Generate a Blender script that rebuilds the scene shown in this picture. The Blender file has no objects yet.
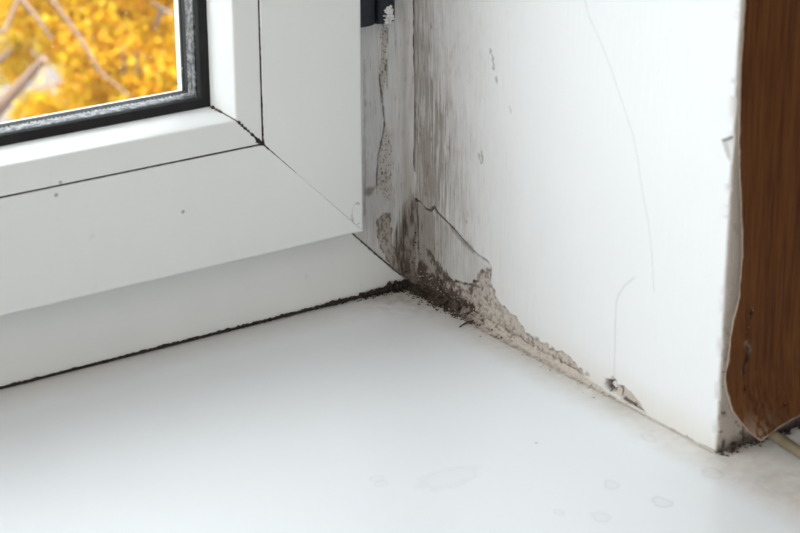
import bpy, bmesh, math, random
import numpy as np
from mathutils import Vector, Matrix

random.seed(7)
SC = bpy.context.scene
COL = SC.collection

# ------------------------------------------------------------------ camera
F_PX, PITCH, ROLL, YAW = 2110.264, 0.374493, -0.0047456, 0.586145
def cam_axes():
    h = np.array([math.sin(YAW), math.cos(YAW), 0.0]); rt = np.array([math.cos(YAW), -math.sin(YAW), 0.0]); up = np.array([0, 0, 1.0])
    fw = h*math.cos(PITCH) - up*math.sin(PITCH); u = up*math.cos(PITCH) + h*math.sin(PITCH)
    return np.array([rt*math.cos(ROLL) + u*math.sin(ROLL), u*math.cos(ROLL) - rt*math.sin(ROLL), fw])
AX = cam_axes()
DIST = 1.3                                    # metres from the lens to the mouldy corner
def ray(px, py): return AX.T @ np.array([(px-400)/F_PX, (266.5-py)/F_PX, 1.0])
CAM = -ray(410.8, 285)*DIST                   # the corner of sill, frame and reveal is the origin
def on_y(px, py, y=0.0): r = ray(px, py); return CAM + r*((y-CAM[1])/r[1])
def on_x(px, py, x=0.0): r = ray(px, py); return CAM + r*((x-CAM[0])/r[0])
def on_z(px, py, z=0.0): r = ray(px, py); return CAM + r*((z-CAM[2])/r[2])

cam_d = bpy.data.cameras.new('camera'); cam = bpy.data.objects.new('camera', cam_d); COL.objects.link(cam)
m = Matrix.Identity(4)
for i in range(3):
    m[i][0] = AX[0][i]; m[i][1] = AX[1][i]; m[i][2] = -AX[2][i]; m[i][3] = CAM[i]
cam.matrix_world = m
cam_d.sensor_width = 36; cam_d.lens = F_PX/800*36; cam_d.clip_start = 0.02; cam_d.clip_end = 300
cam_d.dof.use_dof = True; cam_d.dof.focus_distance = DIST; cam_d.dof.aperture_fstop = 17
SC.camera = cam

# ------------------------------------------------------------------ world, sun, added room fill, exposure
w = bpy.data.worlds.new('overcast_sky'); SC.world = w; w.use_nodes = True
bg = w.node_tree.nodes['Background']; bg.inputs[0].default_value = (0.90, 0.945, 1.0, 1); bg.inputs[1].default_value = 4.5

sun_d = bpy.data.lights.new('sun', 'SUN'); sun_d.energy = 7.5; sun_d.angle = math.radians(3); sun_d.color = (1, .95, .86)
sun = bpy.data.objects.new('sun', sun_d); COL.objects.link(sun)
sun.rotation_euler = Vector((-0.16, 0.30, -0.93)).to_track_quat('-Z', 'Y').to_euler()

def area(name, loc, target, sx, sy, power, color=(1, 1, 1)):
    d = bpy.data.lights.new(name, 'AREA'); d.shape = 'RECTANGLE'; d.size = sx; d.size_y = sy; d.energy = power; d.color = color
    o = bpy.data.objects.new(name, d); COL.objects.link(o); o.location = loc
    o.rotation_euler = (Vector(target)-Vector(loc)).to_track_quat('-Z', 'Z').to_euler()
    return o
area('added_room_fill', (-2.53, -1.55, 1.0), (0, -1.55, 0.9), 1.5, 1.3, 34.5, (1.0, 0.985, 0.96))  # added fill lamp for the room side; the left wall has no window opening
portal = area('window_portal', (-0.65, 0.10, 0.72), (-0.65, -1, 0.72), 1.0, 1.1, 1); portal.data.cycles.is_portal = True

SC.view_settings.view_transform = 'Standard'; SC.view_settings.look = 'None'
SC.view_settings.exposure = 0.0; SC.view_settings.gamma = 1.0; SC.view_settings.use_curve_mapping = False

# ------------------------------------------------------------------ noise and masks
_tab = {}
def vnoise(x, y, seed=0):
    if seed not in _tab: _tab[seed] = np.random.RandomState(seed+11).rand(256, 256)
    T = _tab[seed]; xi = np.floor(x).astype(int); yi = np.floor(y).astype(int); fx = x-xi; fy = y-yi
    fx = fx*fx*(3-2*fx); fy = fy*fy*(3-2*fy)
    a = T[xi % 256, yi % 256]; b = T[(xi+1) % 256, yi % 256]; c = T[xi % 256, (yi+1) % 256]; d = T[(xi+1) % 256, (yi+1) % 256]
    return (a*(1-fx)+b*fx)*(1-fy)+(c*(1-fx)+d*fx)*fy
def fbm(x, y, seed=0, o=4):
    s = 0; a = .5; t = 0
    for k in range(o):
        s = s + a*vnoise(x*2**k, y*2**k, seed+k); t += a; a *= .5
    return s/t
def sst(e0, e1, x):
    t = np.clip((x-e0)/(e1-e0), 0, 1); return t*t*(3-2*t)
def pl_dist(x, y, pts):
    d = np.full(x.shape, 1e9)
    for (x0, y0), (x1, y1) in zip(pts[:-1], pts[1:]):
        dx, dy = x1-x0, y1-y0; t = np.clip(((x-x0)*dx+(y-y0)*dy)/(dx*dx+dy*dy+1e-12), 0, 1)
        d = np.minimum(d, np.hypot(x-x0-t*dx, y-y0-t*dy))
    return d
def pl_width(x, y, pts, ws):
    d = np.full(x.shape, -1e9)          # signed: width minus distance
    for (x0, y0), (x1, y1), w0, w1 in zip(pts[:-1], pts[1:], ws[:-1], ws[1:]):
        dx, dy = x1-x0, y1-y0; t = np.clip(((x-x0)*dx+(y-y0)*dy)/(dx*dx+dy*dy+1e-12), 0, 1)
        d = np.maximum(d, w0+(w1-w0)*t-np.hypot(x-x0-t*dx, y-y0-t*dy))
    return d
def in_poly(x, y, pts):
    r = np.zeros(x.shape, bool); j = len(pts)-1
    for i in range(len(pts)):
        (xi, yi), (xj, yj) = pts[i], pts[j]
        if yi != yj:
            r ^= ((yi > y) != (yj > y)) & (x < (xj-xi)*(y-yi)/(yj-yi)+xi)
        j = i
    return r
def poly_sd(x, y, pts):                 # positive inside
    d = pl_dist(x, y, pts+[pts[0]]); return np.where(in_poly(x, y, pts), d, -d)

# ------------------------------------------------------------------ materials
def newmat(name):
    mt = bpy.data.materials.new(name); mt.use_nodes = True
    nt = mt.node_tree; return mt, nt, nt.nodes['Principled BSDF']
class G:
    def __init__(s, nt): s.nt = nt
    def n(s, t, **k):
        nd = s.nt.nodes.new(t)
        for a, v in k.items(): setattr(nd, a, v)
        return nd
    def link(s, a, b): s.nt.links.new(a, b)
    def put(s, sock, v):
        if isinstance(v, bpy.types.NodeSocket): s.link(v, sock)
        else: sock.default_value = v
    def math(s, op, a, b=None, clamp=False):
        nd = s.n('ShaderNodeMath', operation=op, use_clamp=clamp); s.put(nd.inputs[0], a)
        if b is not None: s.put(nd.inputs[1], b)
        return nd.outputs[0]
    def mix(s, f, a, b):
        nd = s.n('ShaderNodeMix', data_type='RGBA'); s.put(nd.inputs[0], f); s.put(nd.inputs[6], a); s.put(nd.inputs[7], b); return nd.outputs[2]
    def pos(s): return s.n('ShaderNodeNewGeometry').outputs['Position']
    def mapped(s, v, scale=(1, 1, 1), loc=(0, 0, 0)):
        nd = s.n('ShaderNodeMapping'); s.link(v, nd.inputs[0]); nd.inputs['Scale'].default_value = scale; nd.inputs['Location'].default_value = loc; return nd.outputs[0]
    def noise(s, v, sc, det=3, rough=.55):
        nd = s.n('ShaderNodeTexNoise'); s.link(v, nd.inputs['Vector']); nd.inputs['Scale'].default_value = sc; nd.inputs['Detail'].default_value = det; nd.inputs['Roughness'].default_value = rough; return nd.outputs[0]
    def ramp(s, f, stops):
        nd = s.n('ShaderNodeValToRGB'); e = nd.color_ramp.elements
        while len(e) < len(stops): e.new(.5)
        for el, (p, c) in zip(e, stops): el.position = p; el.color = c if len(c) == 4 else (*c, 1)
        s.put(nd.inputs[0], f); return nd.outputs[0]
    def rng(s, v, a, b, c=0., d=1.):
        nd = s.n('ShaderNodeMapRange', interpolation_type='SMOOTHSTEP'); s.put(nd.inputs[0], v)
        for i, q in enumerate((a, b, c, d)): nd.inputs[i+1].default_value = q
        return nd.outputs[0]
    def attr(s, name): return s.n('ShaderNodeAttribute', attribute_name=name).outputs['Fac']
    def bump(s, h, strength, dist, bs):
        nd = s.n('ShaderNodeBump'); nd.inputs['Strength'].default_value = strength; nd.inputs['Distance'].default_value = dist; s.link(h, nd.inputs['Height']); s.link(nd.outputs[0], bs.inputs['Normal'])

def srgb(r, g, b):
    f = lambda c: ((c/255+.055)/1.055)**2.4 if c > 10 else c/255/12.92
    return (f(r), f(g), f(b), 1)

def mat_plain(name, col, rough=.5, metal=0., var=.12, sc=60, bump=0., bd=.001):
    mt, nt, bs = newmat(name); g = G(nt); p = g.pos(); nz = g.noise(p, sc)
    dk = tuple(c*(1-var) for c in col[:3])+(1,); lt = tuple(min(1, c*(1+var)) for c in col[:3])+(1,)
    g.link(g.mix(nz, dk, lt), bs.inputs['Base Color']); bs.inputs['Roughness'].default_value = rough; bs.inputs['Metallic'].default_value = metal
    if bump: g.bump(g.noise(p, sc*6), bump, bd, bs)
    return mt

def mat_pvc():
    mt, nt, bs = newmat('white_pvc'); g = G(nt); p = g.pos()
    big = g.noise(g.mapped(p, (1, 1, .35)), 28, 2)
    c = g.mix(big, (.73, .745, .735, 1), (.79, .80, .79, 1))
    v = g.n('ShaderNodeTexVoronoi'); g.link(p, v.inputs['Vector']); v.inputs['Scale'].default_value = 42
    rnd = g.n('ShaderNodeSeparateColor'); g.link(v.outputs['Color'], rnd.inputs[0])
    spot = g.math('MULTIPLY', g.rng(v.outputs['Distance'], .035, .06, 1, 0), g.math('GREATER_THAN', rnd.outputs[0], .80))
    c = g.mix(g.math('MULTIPLY', spot, .6), c, (.16, .14, .12, 1))
    sm = g.rng(g.noise(p, 75, 3), .66, .78, 0, .28)
    c = g.mix(sm, c, (.52, .51, .47, 1))
    g.link(c, bs.inputs['Base Color']); bs.inputs['Roughness'].default_value = .38
    bs.inputs['Specular IOR Level'].default_value = .35
    return mt

def mat_plaster(name='mouldy_plaster', paint=(.775, .785, .79, 1)):
    mt, nt, bs = newmat(name); g = G(nt); p = g.pos()
    st, rw, dk, yl = g.attr('stain'), g.attr('raw'), g.attr('dark'), g.attr('yellow')
    vert = g.noise(g.mapped(p, (900, 900, 60)), 1, 3)
    fine = g.noise(p, 900, 3)
    pc = g.mix(g.noise(p, 14, 2), tuple(c*.97 for c in paint[:3])+(1,), paint)
    pc = g.mix(yl, pc, (.60, .53, .40, 1))
    sc_ = g.mix(vert, (.20, .170, .145, 1), (.40, .375, .35, 1))
    c = g.mix(g.math('MULTIPLY', st, g.rng(vert, .2, .8, .85, 1.12), True), pc, sc_)
    rc = g.mix(fine, (.38, .325, .275, 1), (.74, .68, .61, 1))
    c = g.mix(rw, c, rc)
    dc = g.mix(fine, (.016, .0085, .005, 1), (.085, .055, .038, 1))
    c = g.mix(dk, c, dc)
    g.link(c, bs.inputs['Base Color']); bs.inputs['Roughness'].default_value = .62; bs.inputs['Specular IOR Level'].default_value = .25
    h = g.math('ADD', g.math('MULTIPLY', fine, g.math('ADD', g.math('MULTIPLY', rw, 1.0), .12)), g.math('MULTIPLY', vert, g.math('MULTIPLY', st, .5)))
    g.bump(h, .6, .0008, bs)
    return mt

def mat_sill():
    mt, nt, bs = newmat('glossy_sill_laminate'); g = G(nt); p = g.pos()
    base = g.mix(g.noise(p, 9, 2), (.80, .825, .85, 1), (.85, .87, .89, 1))
    xyz = g.n('ShaderNodeSeparateXYZ'); g.link(p, xyz.inputs[0]); X, Y = xyz.outputs[0], xyz.outputs[1]
    nz = g.noise(p, 55, 4); nz2 = g.noise(p, 150, 4)
    # yellowed band beside the reveal and dirt in the corner
    edge = g.math('MULTIPLY', g.rng(g.math('ADD', X, g.math('MULTIPLY', nz, .014)), -.024, .010, 0, 1), g.rng(nz2, .25, .75, .55, .9))
    edge = g.math('MULTIPLY', edge, g.rng(X, .010, .050, 1, .12))
    c = g.mix(g.math('MULTIPLY', edge, .85), base, (.56, .49, .41, 1))
    d = g.n('ShaderNodeVectorMath', operation='LENGTH'); g.link(p, d.inputs[0])
    corner = g.math('MULTIPLY', g.rng(g.math('ADD', d.outputs['Value'], g.math('MULTIPLY', nz, .03)), .012, .075, 1, 0), g.rng(nz2, .35, .7, .1, .9), True)
    c = g.mix(corner, c, (.30, .24, .19, 1))
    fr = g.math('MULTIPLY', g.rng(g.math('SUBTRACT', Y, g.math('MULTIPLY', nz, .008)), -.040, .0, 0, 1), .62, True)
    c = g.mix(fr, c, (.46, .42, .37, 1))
    # dried drops: ring marks
    marks = [((448, 478), .020, .011, .30), ((376, 479), .0045, .004, .4), ((381, 484), .0045, .004, .4), ((649, 438), .0042, .006, .6),
             ((713, 473), .0062, .0072, .75), ((612, 485), .0045, .0055, .6), ((661, 502), .0055, .0062, .75), ((601, 517), .005, .006, .6),
             ((559, 512), .0032, .004, .5), ((785, 482), .016, .014, .75), ((737, 480), .003, .003, .4)]
    for (px, py), rx, ry, k in marks:
        q = on_z(px, py)
        a = g.math('DIVIDE', g.math('SUBTRACT', X, float(q[0])), rx); b = g.math('DIVIDE', g.math('SUBTRACT', Y, float(q[1])), ry)
        r = g.math('SQRT', g.math('ADD', g.math('MULTIPLY', a, a), g.math('MULTIPLY', b, b)))
        r = g.math('ADD', r, g.math('MULTIPLY', g.math('SUBTRACT', nz2, .5), 1.1))
        ring = g.ramp(r, [(0, (.30,)*3), (.55, (.36,)*3), (.80, (1,)*3), (.95, (.35,)*3), (1.0, (0,)*3)])
        c = g.mix(g.math('MULTIPLY', ring, .30*k), c, (.38, .37, .36, 1))
    v = g.n('ShaderNodeTexVoronoi'); g.link(p, v.inputs['Vector']); v.inputs['Scale'].default_value = 30
    rnd = g.n('ShaderNodeSeparateColor'); g.link(v.outputs['Color'], rnd.inputs[0])
    spot = g.math('MULTIPLY', g.rng(v.outputs['Distance'], .02, .04, 1, 0), g.math('GREATER_THAN', rnd.outputs[0], .86))
    c = g.mix(g.math('MULTIPLY', spot, .45), c, (.3, .27, .25, 1))
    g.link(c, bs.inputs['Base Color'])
    g.link(g.rng(nz, .3, .7, .22, .26), bs.inputs['Roughness'])
    return mt

def mat_wallpaper():
    mt, nt, bs = newmat('brown_wood_grain_wallpaper'); g = G(nt); p = g.pos()
    grain = g.noise(g.mapped(p, (520, 520, 22)), 1, 4, .6); band = g.noise(g.mapped(p, (70, 70, 6)), 1, 2)
    fine = g.noise(g.mapped(p, (1500, 1500, 160)), 1, 2)
    c = g.mix(g.rng(grain, .3, .7), (.074, .0245, .0064, 1), (.154, .058, .016, 1))
    c = g.mix(g.math('MULTIPLY', g.rng(band, .4, .7), .35), c, (.18, .070, .020, 1))
    c = g.mix(g.rng(fine, .62, .8, 0, .35), c, (.02, .009, .005, 1))
    c = g.mix(g.attr('edge'), c, (.52, .43, .34, 1))
    c = g.mix(g.attr('tear'), c, (.012, .008, .007, 1))
    g.link(c, bs.inputs['Base Color']); bs.inputs['Roughness'].default_value = .6; bs.inputs['Specular IOR Level'].default_value = .15
    g.bump(grain, .55, .0006, bs)
    return mt

def mat_glass():
    mt = bpy.data.materials.new('clear_glass'); mt.use_nodes = True; nt = mt.node_tree; nt.nodes.clear(); g = G(nt)
    out = g.n('ShaderNodeOutputMaterial'); tr = g.n('ShaderNodeBsdfTransparent'); tr.inputs[0].default_value = (.985, .992, .988, 1)
    gl = g.n('ShaderNodeBsdfGlossy'); gl.inputs['Roughness'].default_value = .02
    fr = g.n('ShaderNodeFresnel'); fr.inputs[0].default_value = 1.25
    mx = g.n('ShaderNodeMixShader'); bf = g.n('ShaderNodeNewGeometry').outputs['Backfacing']; g.link(g.math('MULTIPLY', fr.outputs[0], g.math('SUBTRACT', 1.0, bf)), mx.inputs[0]); g.link(tr.outputs[0], mx.inputs[1]); g.link(gl.outputs[0], mx.inputs[2])
    # a few dried specks of dirt on the pane
    df = g.n('ShaderNodeBsdfDiffuse'); df.inputs[0].default_value = (.75, .75, .74, 1)
    p = g.pos(); v = g.n('ShaderNodeTexVoronoi'); g.link(p, v.inputs['Vector']); v.inputs['Scale'].default_value = 160
    rnd = g.n('ShaderNodeSeparateColor'); g.link(v.outputs['Color'], rnd.inputs[0])
    sp = g.math('MULTIPLY', g.rng(v.outputs['Distance'], .07, .13, .7, 0), g.math('GREATER_THAN', rnd.outputs[0], .80))
    m2 = g.n('ShaderNodeMixShader'); g.link(g.math('ADD', sp, .012), m2.inputs[0]); g.link(mx.outputs[0], m2.inputs[1]); g.link(df.outputs[0], m2.inputs[2])
    g.link(m2.outputs[0], out.inputs[0])
    return mt

def mat_leaf():
    mt, nt, bs = newmat('autumn_leaf'); g = G(nt)
    at = g.n('ShaderNodeAttribute', attribute_name='leafcol').outputs['Color']
    p = g.pos(); c = g.mix(g.math('MULTIPLY', g.noise(p, 40, 2), .12), at, (.62, .28, .02, 1))
    g.link(c, bs.inputs['Base Color']); bs.inputs['Roughness'].default_value = .6; bs.inputs['Specular IOR Level'].default_value = .2
    tl = g.n('ShaderNodeBsdfTranslucent'); g.link(c, tl.inputs[0]); mx = g.n('ShaderNodeMixShader'); mx.inputs[0].default_value = .4
    g.link(bs.outputs[0], mx.inputs[1]); g.link(tl.outputs[0], mx.inputs[2]); g.link(mx.outputs[0], nt.nodes['Material Output'].inputs[0])
    return mt

def mat_spacer():
    mt, nt, bs = newmat('dusty_aluminium'); g = G(nt); p = g.pos()
    c = g.mix(g.rng(g.noise(p, 300, 4), .35, .7), (.04, .042, .046, 1), (.30, .30, .30, 1))
    g.link(c, bs.inputs['Base Color']); bs.inputs['Metallic'].default_value = .35; bs.inputs['Roughness'].default_value = .5
    return mt

M = dict(pvc=mat_pvc(), plaster=mat_plaster(), sill=mat_sill(), paper=mat_wallpaper(), glass=mat_glass(), leaf=mat_leaf(), spacer=mat_spacer(),
         rubber=mat_plain('black_rubber', (.0035, .0035, .004, 1), .75), grime=mat_plain('black_mould_grime', (.026, .018, .013, 1), .9, var=.6, sc=900, bump=.8),
         browngrime=mat_plain('brown_grime', (.085, .055, .036, 1), .85, var=.5, sc=900, bump=.8),
         greygrime=mat_plain('grey_dirt', (.13, .11, .095, 1), .9, var=.4, sc=700), hinge=mat_plain('blue_black_metal', (.008, .011, .021, 1), .45, .2, .5, 300), crumb=mat_plain('crumbled_plaster', (.52, .46, .40, 1), .9, var=.35, sc=500, bump=.6),
         smear=mat_plain('dirty_filler', (.60, .58, .53, 1), .8, var=.2, sc=400), white=mat_plain('white_wall_paint', (.80, .80, .79, 1), .8, var=.03, sc=8), wood=mat_plain('floor_boards', (.33, .22, .13, 1), .45, var=.25, sc=6),
         brick=mat_plain('masonry', (.45, .36, .30, 1), .9, var=.2, sc=20), cable=mat_plain('beige_cable_sheath', (.20, .165, .10, 1), .5, var=.15, sc=200),
         bark=mat_plain('grey_brown_bark', (.22, .17, .15, 1), .9, var=.35, sc=30), twig=mat_plain('pinkish_twig_bark', (.26, .17, .125, 1), .9, var=.3, sc=40),
         ground=mat_plain('dusty_path', (.13, .112, .104, 1), .95, var=.2, sc=3), facade=mat_plain('facade_render', (.6, .58, .54, 1), .9, var=.06, sc=5))

# ------------------------------------------------------------------ object helpers
def link(name, me, mat, parent=None):
    o = bpy.data.objects.new(name, me); COL.objects.link(o)
    if mat is not None: me.materials.append(mat)
    if parent is not None: o.parent = parent
    return o
def mesh_np(name, V, Fq, smooth=True, attrs=None):
    me = bpy.data.meshes.new(name); V = np.asarray(V, np.float32); Fq = np.asarray(Fq, np.int32)
    nf, k = Fq.shape
    me.vertices.add(len(V)); me.vertices.foreach_set('co', V.ravel()); me.loops.add(nf*k); me.loops.foreach_set('vertex_index', Fq.ravel())
    me.polygons.add(nf); me.polygons.foreach_set('loop_start', np.arange(0, nf*k, k, dtype=np.int32)); me.polygons.foreach_set('loop_total', np.full(nf, k, np.int32))
    me.polygons.foreach_set('use_smooth', np.full(nf, smooth))
    for a, v in (attrs or {}).items():
        at = me.attributes.new(a, 'FLOAT', 'POINT'); at.data.foreach_set('value', np.asarray(v, np.float32).ravel())
    me.update(calc_edges=True); me.validate(); return me
def grid_faces(nx, ny, flip=False):
    i = np.arange(nx*ny).reshape(ny, nx)
    f = np.stack([i[:-1, :-1], i[:-1, 1:], i[1:, 1:], i[1:, :-1]], -1).reshape(-1, 4)
    return f[:, ::-1] if flip else f
def mesh_py(name, vs, fs, smooth_angle=None):
    me = bpy.data.meshes.new(name); me.from_pydata([tuple(v) for v in vs], [], fs); me.update()
    bm = bmesh.new(); bm.from_mesh(me); bmesh.ops.recalc_face_normals(bm, faces=bm.faces); bm.to_mesh(me); bm.free()
    if smooth_angle:
        me.polygons.foreach_set('use_smooth', [True]*len(me.polygons)); me.set_sharp_from_angle(angle=math.radians(smooth_angle))
    return me
def box(name, x0, x1, y0, y1, z0, z1, mat, parent=None):
    vs = [(x, y, z) for z in (z0, z1) for y in (y0, y1) for x in (x0, x1)]
    return link(name, mesh_py(name, vs, [(0, 2, 3, 1), (4, 5, 7, 6), (0, 1, 5, 4), (2, 6, 7, 3), (0, 4, 6, 2), (1, 3, 7, 5)]), mat, parent)
def tag(o, label, cat=None, group=None, kind=None):
    o['label'] = label
    if cat: o['category'] = cat
    if group: o['group'] = group
    if kind: o['kind'] = kind
    return o
def tube_mesh(name, pts, rads, seg=8):
    pts = [Vector(p) for p in pts]; vs = []; fs = []
    for i, p in enumerate(pts):
        t = (pts[min(i+1, len(pts)-1)]-pts[max(i-1, 0)]).normalized(); a = t.cross(Vector((0.31, 0.2, 1))).normalized(); b = t.cross(a)
        for k in range(seg):
            an = 2*math.pi*k/seg; vs.append(p+(a*math.cos(an)+b*math.sin(an))*rads[i])
    for i in range(len(pts)-1):
        for k in range(seg): fs.append((i*seg+k, i*seg+(k+1) % seg, (i+1)*seg+(k+1) % seg, (i+1)*seg+k))
    fs.append(tuple(range(seg))); fs.append(tuple(range((len(pts)-1)*seg, len(pts)*seg)))
    return mesh_py(name, vs, fs, 50)
_ico = bmesh.new(); bmesh.ops.create_icosphere(_ico, subdivisions=1, radius=1)
ICO_V = np.array([v.co[:] for v in _ico.verts]); ICO_F = np.array([[v.index for v in f.verts] for f in _ico.faces]); _ico.free()
def lumps(name, items, mat, parent, seed=1, kind='stuff', flat=.65):
    """irregular crumbs: items = (x, y, z, radius)"""
    R = np.random.RandomState(seed); VV = []; FF = []
    for k, (x, y, z, r) in enumerate(items):
        q = ICO_V*(1+.35*(R.rand(len(ICO_V), 1)-.5)*2)*r*np.array([R.uniform(.7, 1.5), R.uniform(.7, 1.5), R.uniform(.5, 1)*flat+.2])
        a = R.rand()*6.28; ca, sa = math.cos(a), math.sin(a); q = q @ np.array([[ca, sa, 0], [-sa, ca, 0], [0, 0, 1]])
        VV.append(q+np.array([x, y, z])); FF.append(ICO_F+k*len(ICO_V))
    o = link(name, mesh_np(name, np.concatenate(VV), np.concatenate(FF), False), mat, parent)
    if kind: o['kind'] = kind
    return o

# ------------------------------------------------------------------ room shell (unseen sides only carry the light)
OX0, OZ1 = -1.30, 1.40                       # window opening: x -1.30..0, z 0..1.40
YF = -0.28                                   # room face of the outer wall
tag(box('floor', -2.7, 1.3, -3.7, YF, -.95, -.90, M['wood']), 'brown boarded floor of the room below the window sill', 'floor', kind='structure')
tag(box('ceiling', -2.7, 1.3, -3.7, .09, 1.75, 1.80, M['white']), 'white ceiling of the room', 'ceiling', kind='structure')
tag(box('wall_back', -2.6, 1.2, -3.7, -3.6, -.9, 1.75, M['white']), 'white wall at the back of the room', 'wall', kind='structure')
tag(box('wall_side', 1.2, 1.3, -3.6, YF, -.9, 1.75, M['white']), 'white side wall of the room past the wallpapered pier', 'wall', kind='structure')
tag(box('wall_left', -2.7, -2.6, -3.6, YF, -.9, 1.75, M['white']), 'white side wall of the room left of the window', 'wall', kind='structure')
wf = tag(box('wall_front', -2.7, OX0, YF, .07, -.9, 1.75, M['white']), 'white outer wall on the far side of the window', 'wall', kind='structure')
box('lintel', OX0, 0, YF, .07, OZ1, 1.75, M['white'], wf)
box('facade', -9, -2.7, 0, .07, -4.6, 7, M['facade'], wf); box('facade', 1.3, 9, 0, .07, -4.6, 7, M['facade'], wf)
box('facade', -2.7, 1.3, 0, .07, 1.8, 7, M['facade'], wf); box('facade', -2.7, 1.3, 0, .07, -4.6, -.95, M['facade'], wf)
box('parapet', OX0, 0, YF+.02, .07, -.9, -.024, M['white'], wf)

# ------------------------------------------------------------------ window
win = bpy.data.objects.new('window_1', None); COL.objects.link(win); win.location = (0, 0, 0)
tag(win, 'white plastic double glazed window with black gaskets above the sill', 'window', kind='structure')
def member(name, rect, prof, side, mat, parent, gap=0.0, smooth=35):
    x0, x1, z0, z1 = rect; vs = []; n = len(prof)
    for e in (0, 1):
        for off, y in prof:
            if side in 'bt':
                x = x0+off+gap if e == 0 else x1-off-gap; z = z0+off if side == 'b' else z1-off
            else:
                z = z0+off+gap if e == 0 else z1-off-gap; x = x0+off if side == 'l' else x1-off
            vs.append((x, y, z))
    fs = [(i, (i+1) % n, n+(i+1) % n, n+i) for i in range(n)]+[tuple(range(n)), tuple(range(2*n-1, n-1, -1))]
    return link(name, mesh_py(name, vs, fs, smooth), mat, parent)
def rnd(cx, cy, r, a0, a1, k=4):             # a rounded corner of a profile
    return [(cx+r*math.cos(math.radians(a0+(a1-a0)*i/k)), cy+r*math.sin(math.radians(a0+(a1-a0)*i/k))) for i in range(k+1)]
FR = (OX0, 0.0, 0.0012, OZ1)
frame_prof = [(0, .068), (0, .0005), (.0005, 0), (.030, 0), (.045, .0), (.0615, .0), (.062, .0005), (.062, .068)]
for s, nm in (('b', 'frame_rail'), ('t', 'frame_rail'), ('l', 'frame_jamb'), ('r', 'frame_jamb')): member(nm, FR, frame_prof, s, M['pvc'], win, .0004)
SR = (OX0+.051, -.0502, .0536, OZ1-.0536)
sash_prof = rnd(.002, -.024, .002, 180, 270)+[(.0650, -.026), (.0655, -.0255), (.0655, .0012), (.0808, .0012), (.0808, .028)]+[(.0866, .029), (.0871, .0315), (.0786, .038), (.0786, .050), (.0125, .050), (.0125, -.0006), (0, -.0006)]
for s, nm in (('b', 'sash_rail'), ('t', 'sash_rail'), ('l', 'sash_stile'), ('r', 'sash_stile')): member(nm, SR, sash_prof, s, M['pvc'], win, .00012)
bead_prof = [(.0664, .0018), (.0664, -.0252), (.0668, -.0257), (.0780, -.0262)]+rnd(.0816, -.0246, .0016, -90, -20, 4)+[(.0853, -.0022), (.0855, .0018)]
for s in 'btlr': member('glazing_bead', SR, bead_prof, s, M['pvc'], win, .0005 if s in 'br' else .0003)
gask = [(o-.0034, y+.008) for o, y in [(.0855, -.0052), (.0855, -.0060), (.0888, -.0098)]+rnd(.0932, -.0082, .0014, -110, 60, 3)+[(.0942, -.0052)]]
for s in 'btlr': member('gasket', SR, gask, s, M['rubber'], win)
for s in 'btlr': member('spacer_bar', SR, [(o-.0034, y+.008) for o, y in [(.0850, -.0008), (.0928, -.0008), (.0932, .0004), (.0932, .0076), (.0928, .0084), (.0850, .0084)]], s, M['spacer'], win)
for s in 'btlr': member('edge_sealant', SR, [(o-.0034, y+.008) for o, y in [(.0850, .0085), (.0926, .0085), (.0930, .0122), (.0850, .0122)]], s, M['rubber'], win)
for s in 'btlr': member('outer_gasket', SR, [(o-.0034, y+.008) for o, y in [(.0846, .0168), (.0912, .0168), (.0914, .0185), (.0895, .0202), (.0846, .0202)]], s, M['rubber'], win)
for y0, y1 in ((.0030, .0070), (.0204, .0244)):
    o = .0822; box('pane', SR[0]+o, SR[1]-o, y0, y1, SR[2]+o, SR[3]-o, M['glass'], win)
# perforation dots of the spacer bar
dots = []
zz = SR[2]+.096
while zz < SR[2]+.30:
    dots.append((SR[1]-.0900, .0146, zz, .00055)); zz += .0024
xx = SR[1]-.096
while xx > SR[1]-.30:
    dots.append((xx, .0146, SR[2]+.0900, .00055)); xx -= .0024
lumps('spacer_perforations', dots, M['rubber'], win, 3, flat=.3)

# dirt in the joints of the bead
def seam_strip(name, pts, rads, mat, parent, seed=0, squash=1.0, normal=(0, -1, 0), seg=6, jag=.6, step=.0007):
    """an irregular worm of dirt along a polyline"""
    P = [Vector(p) for p in pts]; L = [0]
    for a, b in zip(P[:-1], P[1:]): L.append(L[-1]+(b-a).length)
    n = max(3, int(L[-1]/step)); vs = []; fs = []; N = Vector(normal).normalized()
    ss = np.linspace(0, L[-1], n); nz = fbm(ss*900, ss*0+.3, seed, 3); nz2 = fbm(ss*400, ss*0+7.3, seed+5, 3)
    for i, s in enumerate(ss):
        k = max(0, min(len(P)-2, int(np.searchsorted(L, s))-1)); t = (s-L[k])/(L[k+1]-L[k]); p = P[k].lerp(P[k+1], t); r = rads[k]+(rads[k+1]-rads[k])*t
        r *= 1+jag*(nz[i]-.5)*2.6; T = (P[k+1]-P[k]).normalized(); B = T.cross(N).normalized(); p = p+B*r*jag*(nz2[i]-.5)*1.4
        r = max(r, .00005)
        for q in range(seg):
            a = 2*math.pi*q/seg; vs.append(p+B*(r*math.cos(a))+N*(r*squash*math.sin(a)))
    for i in range(n-1):
        for q in range(seg): fs.append((i*seg+q, i*seg+(q+1) % seg, (i+1)*seg+(q+1) % seg, (i+1)*seg+q))
    return link(name, mesh_np(name, np.array([v[:] for v in vs]), np.array(fs), True), mat, parent)
bz, bx = SR[2]+.0660, SR[1]-.0660
seam_strip('bead_joint_dirt', [(OX0+.12, -.0247, bz), (bx-.08, -.0248, bz), (bx, -.0250, bz)], [.0005, .0005, .0006], M['grime'], win, 1, .9, jag=.35)
seam_strip('bead_joint_dirt', [(bx, -.0250, bz), (bx, -.0250, bz+.03), (bx, -.0249, bz+.09), (bx, -.0248, bz+.4)], [.0010, .0007, .00055, .0005], M['grime'], win, 2, .9, jag=.5)
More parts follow.
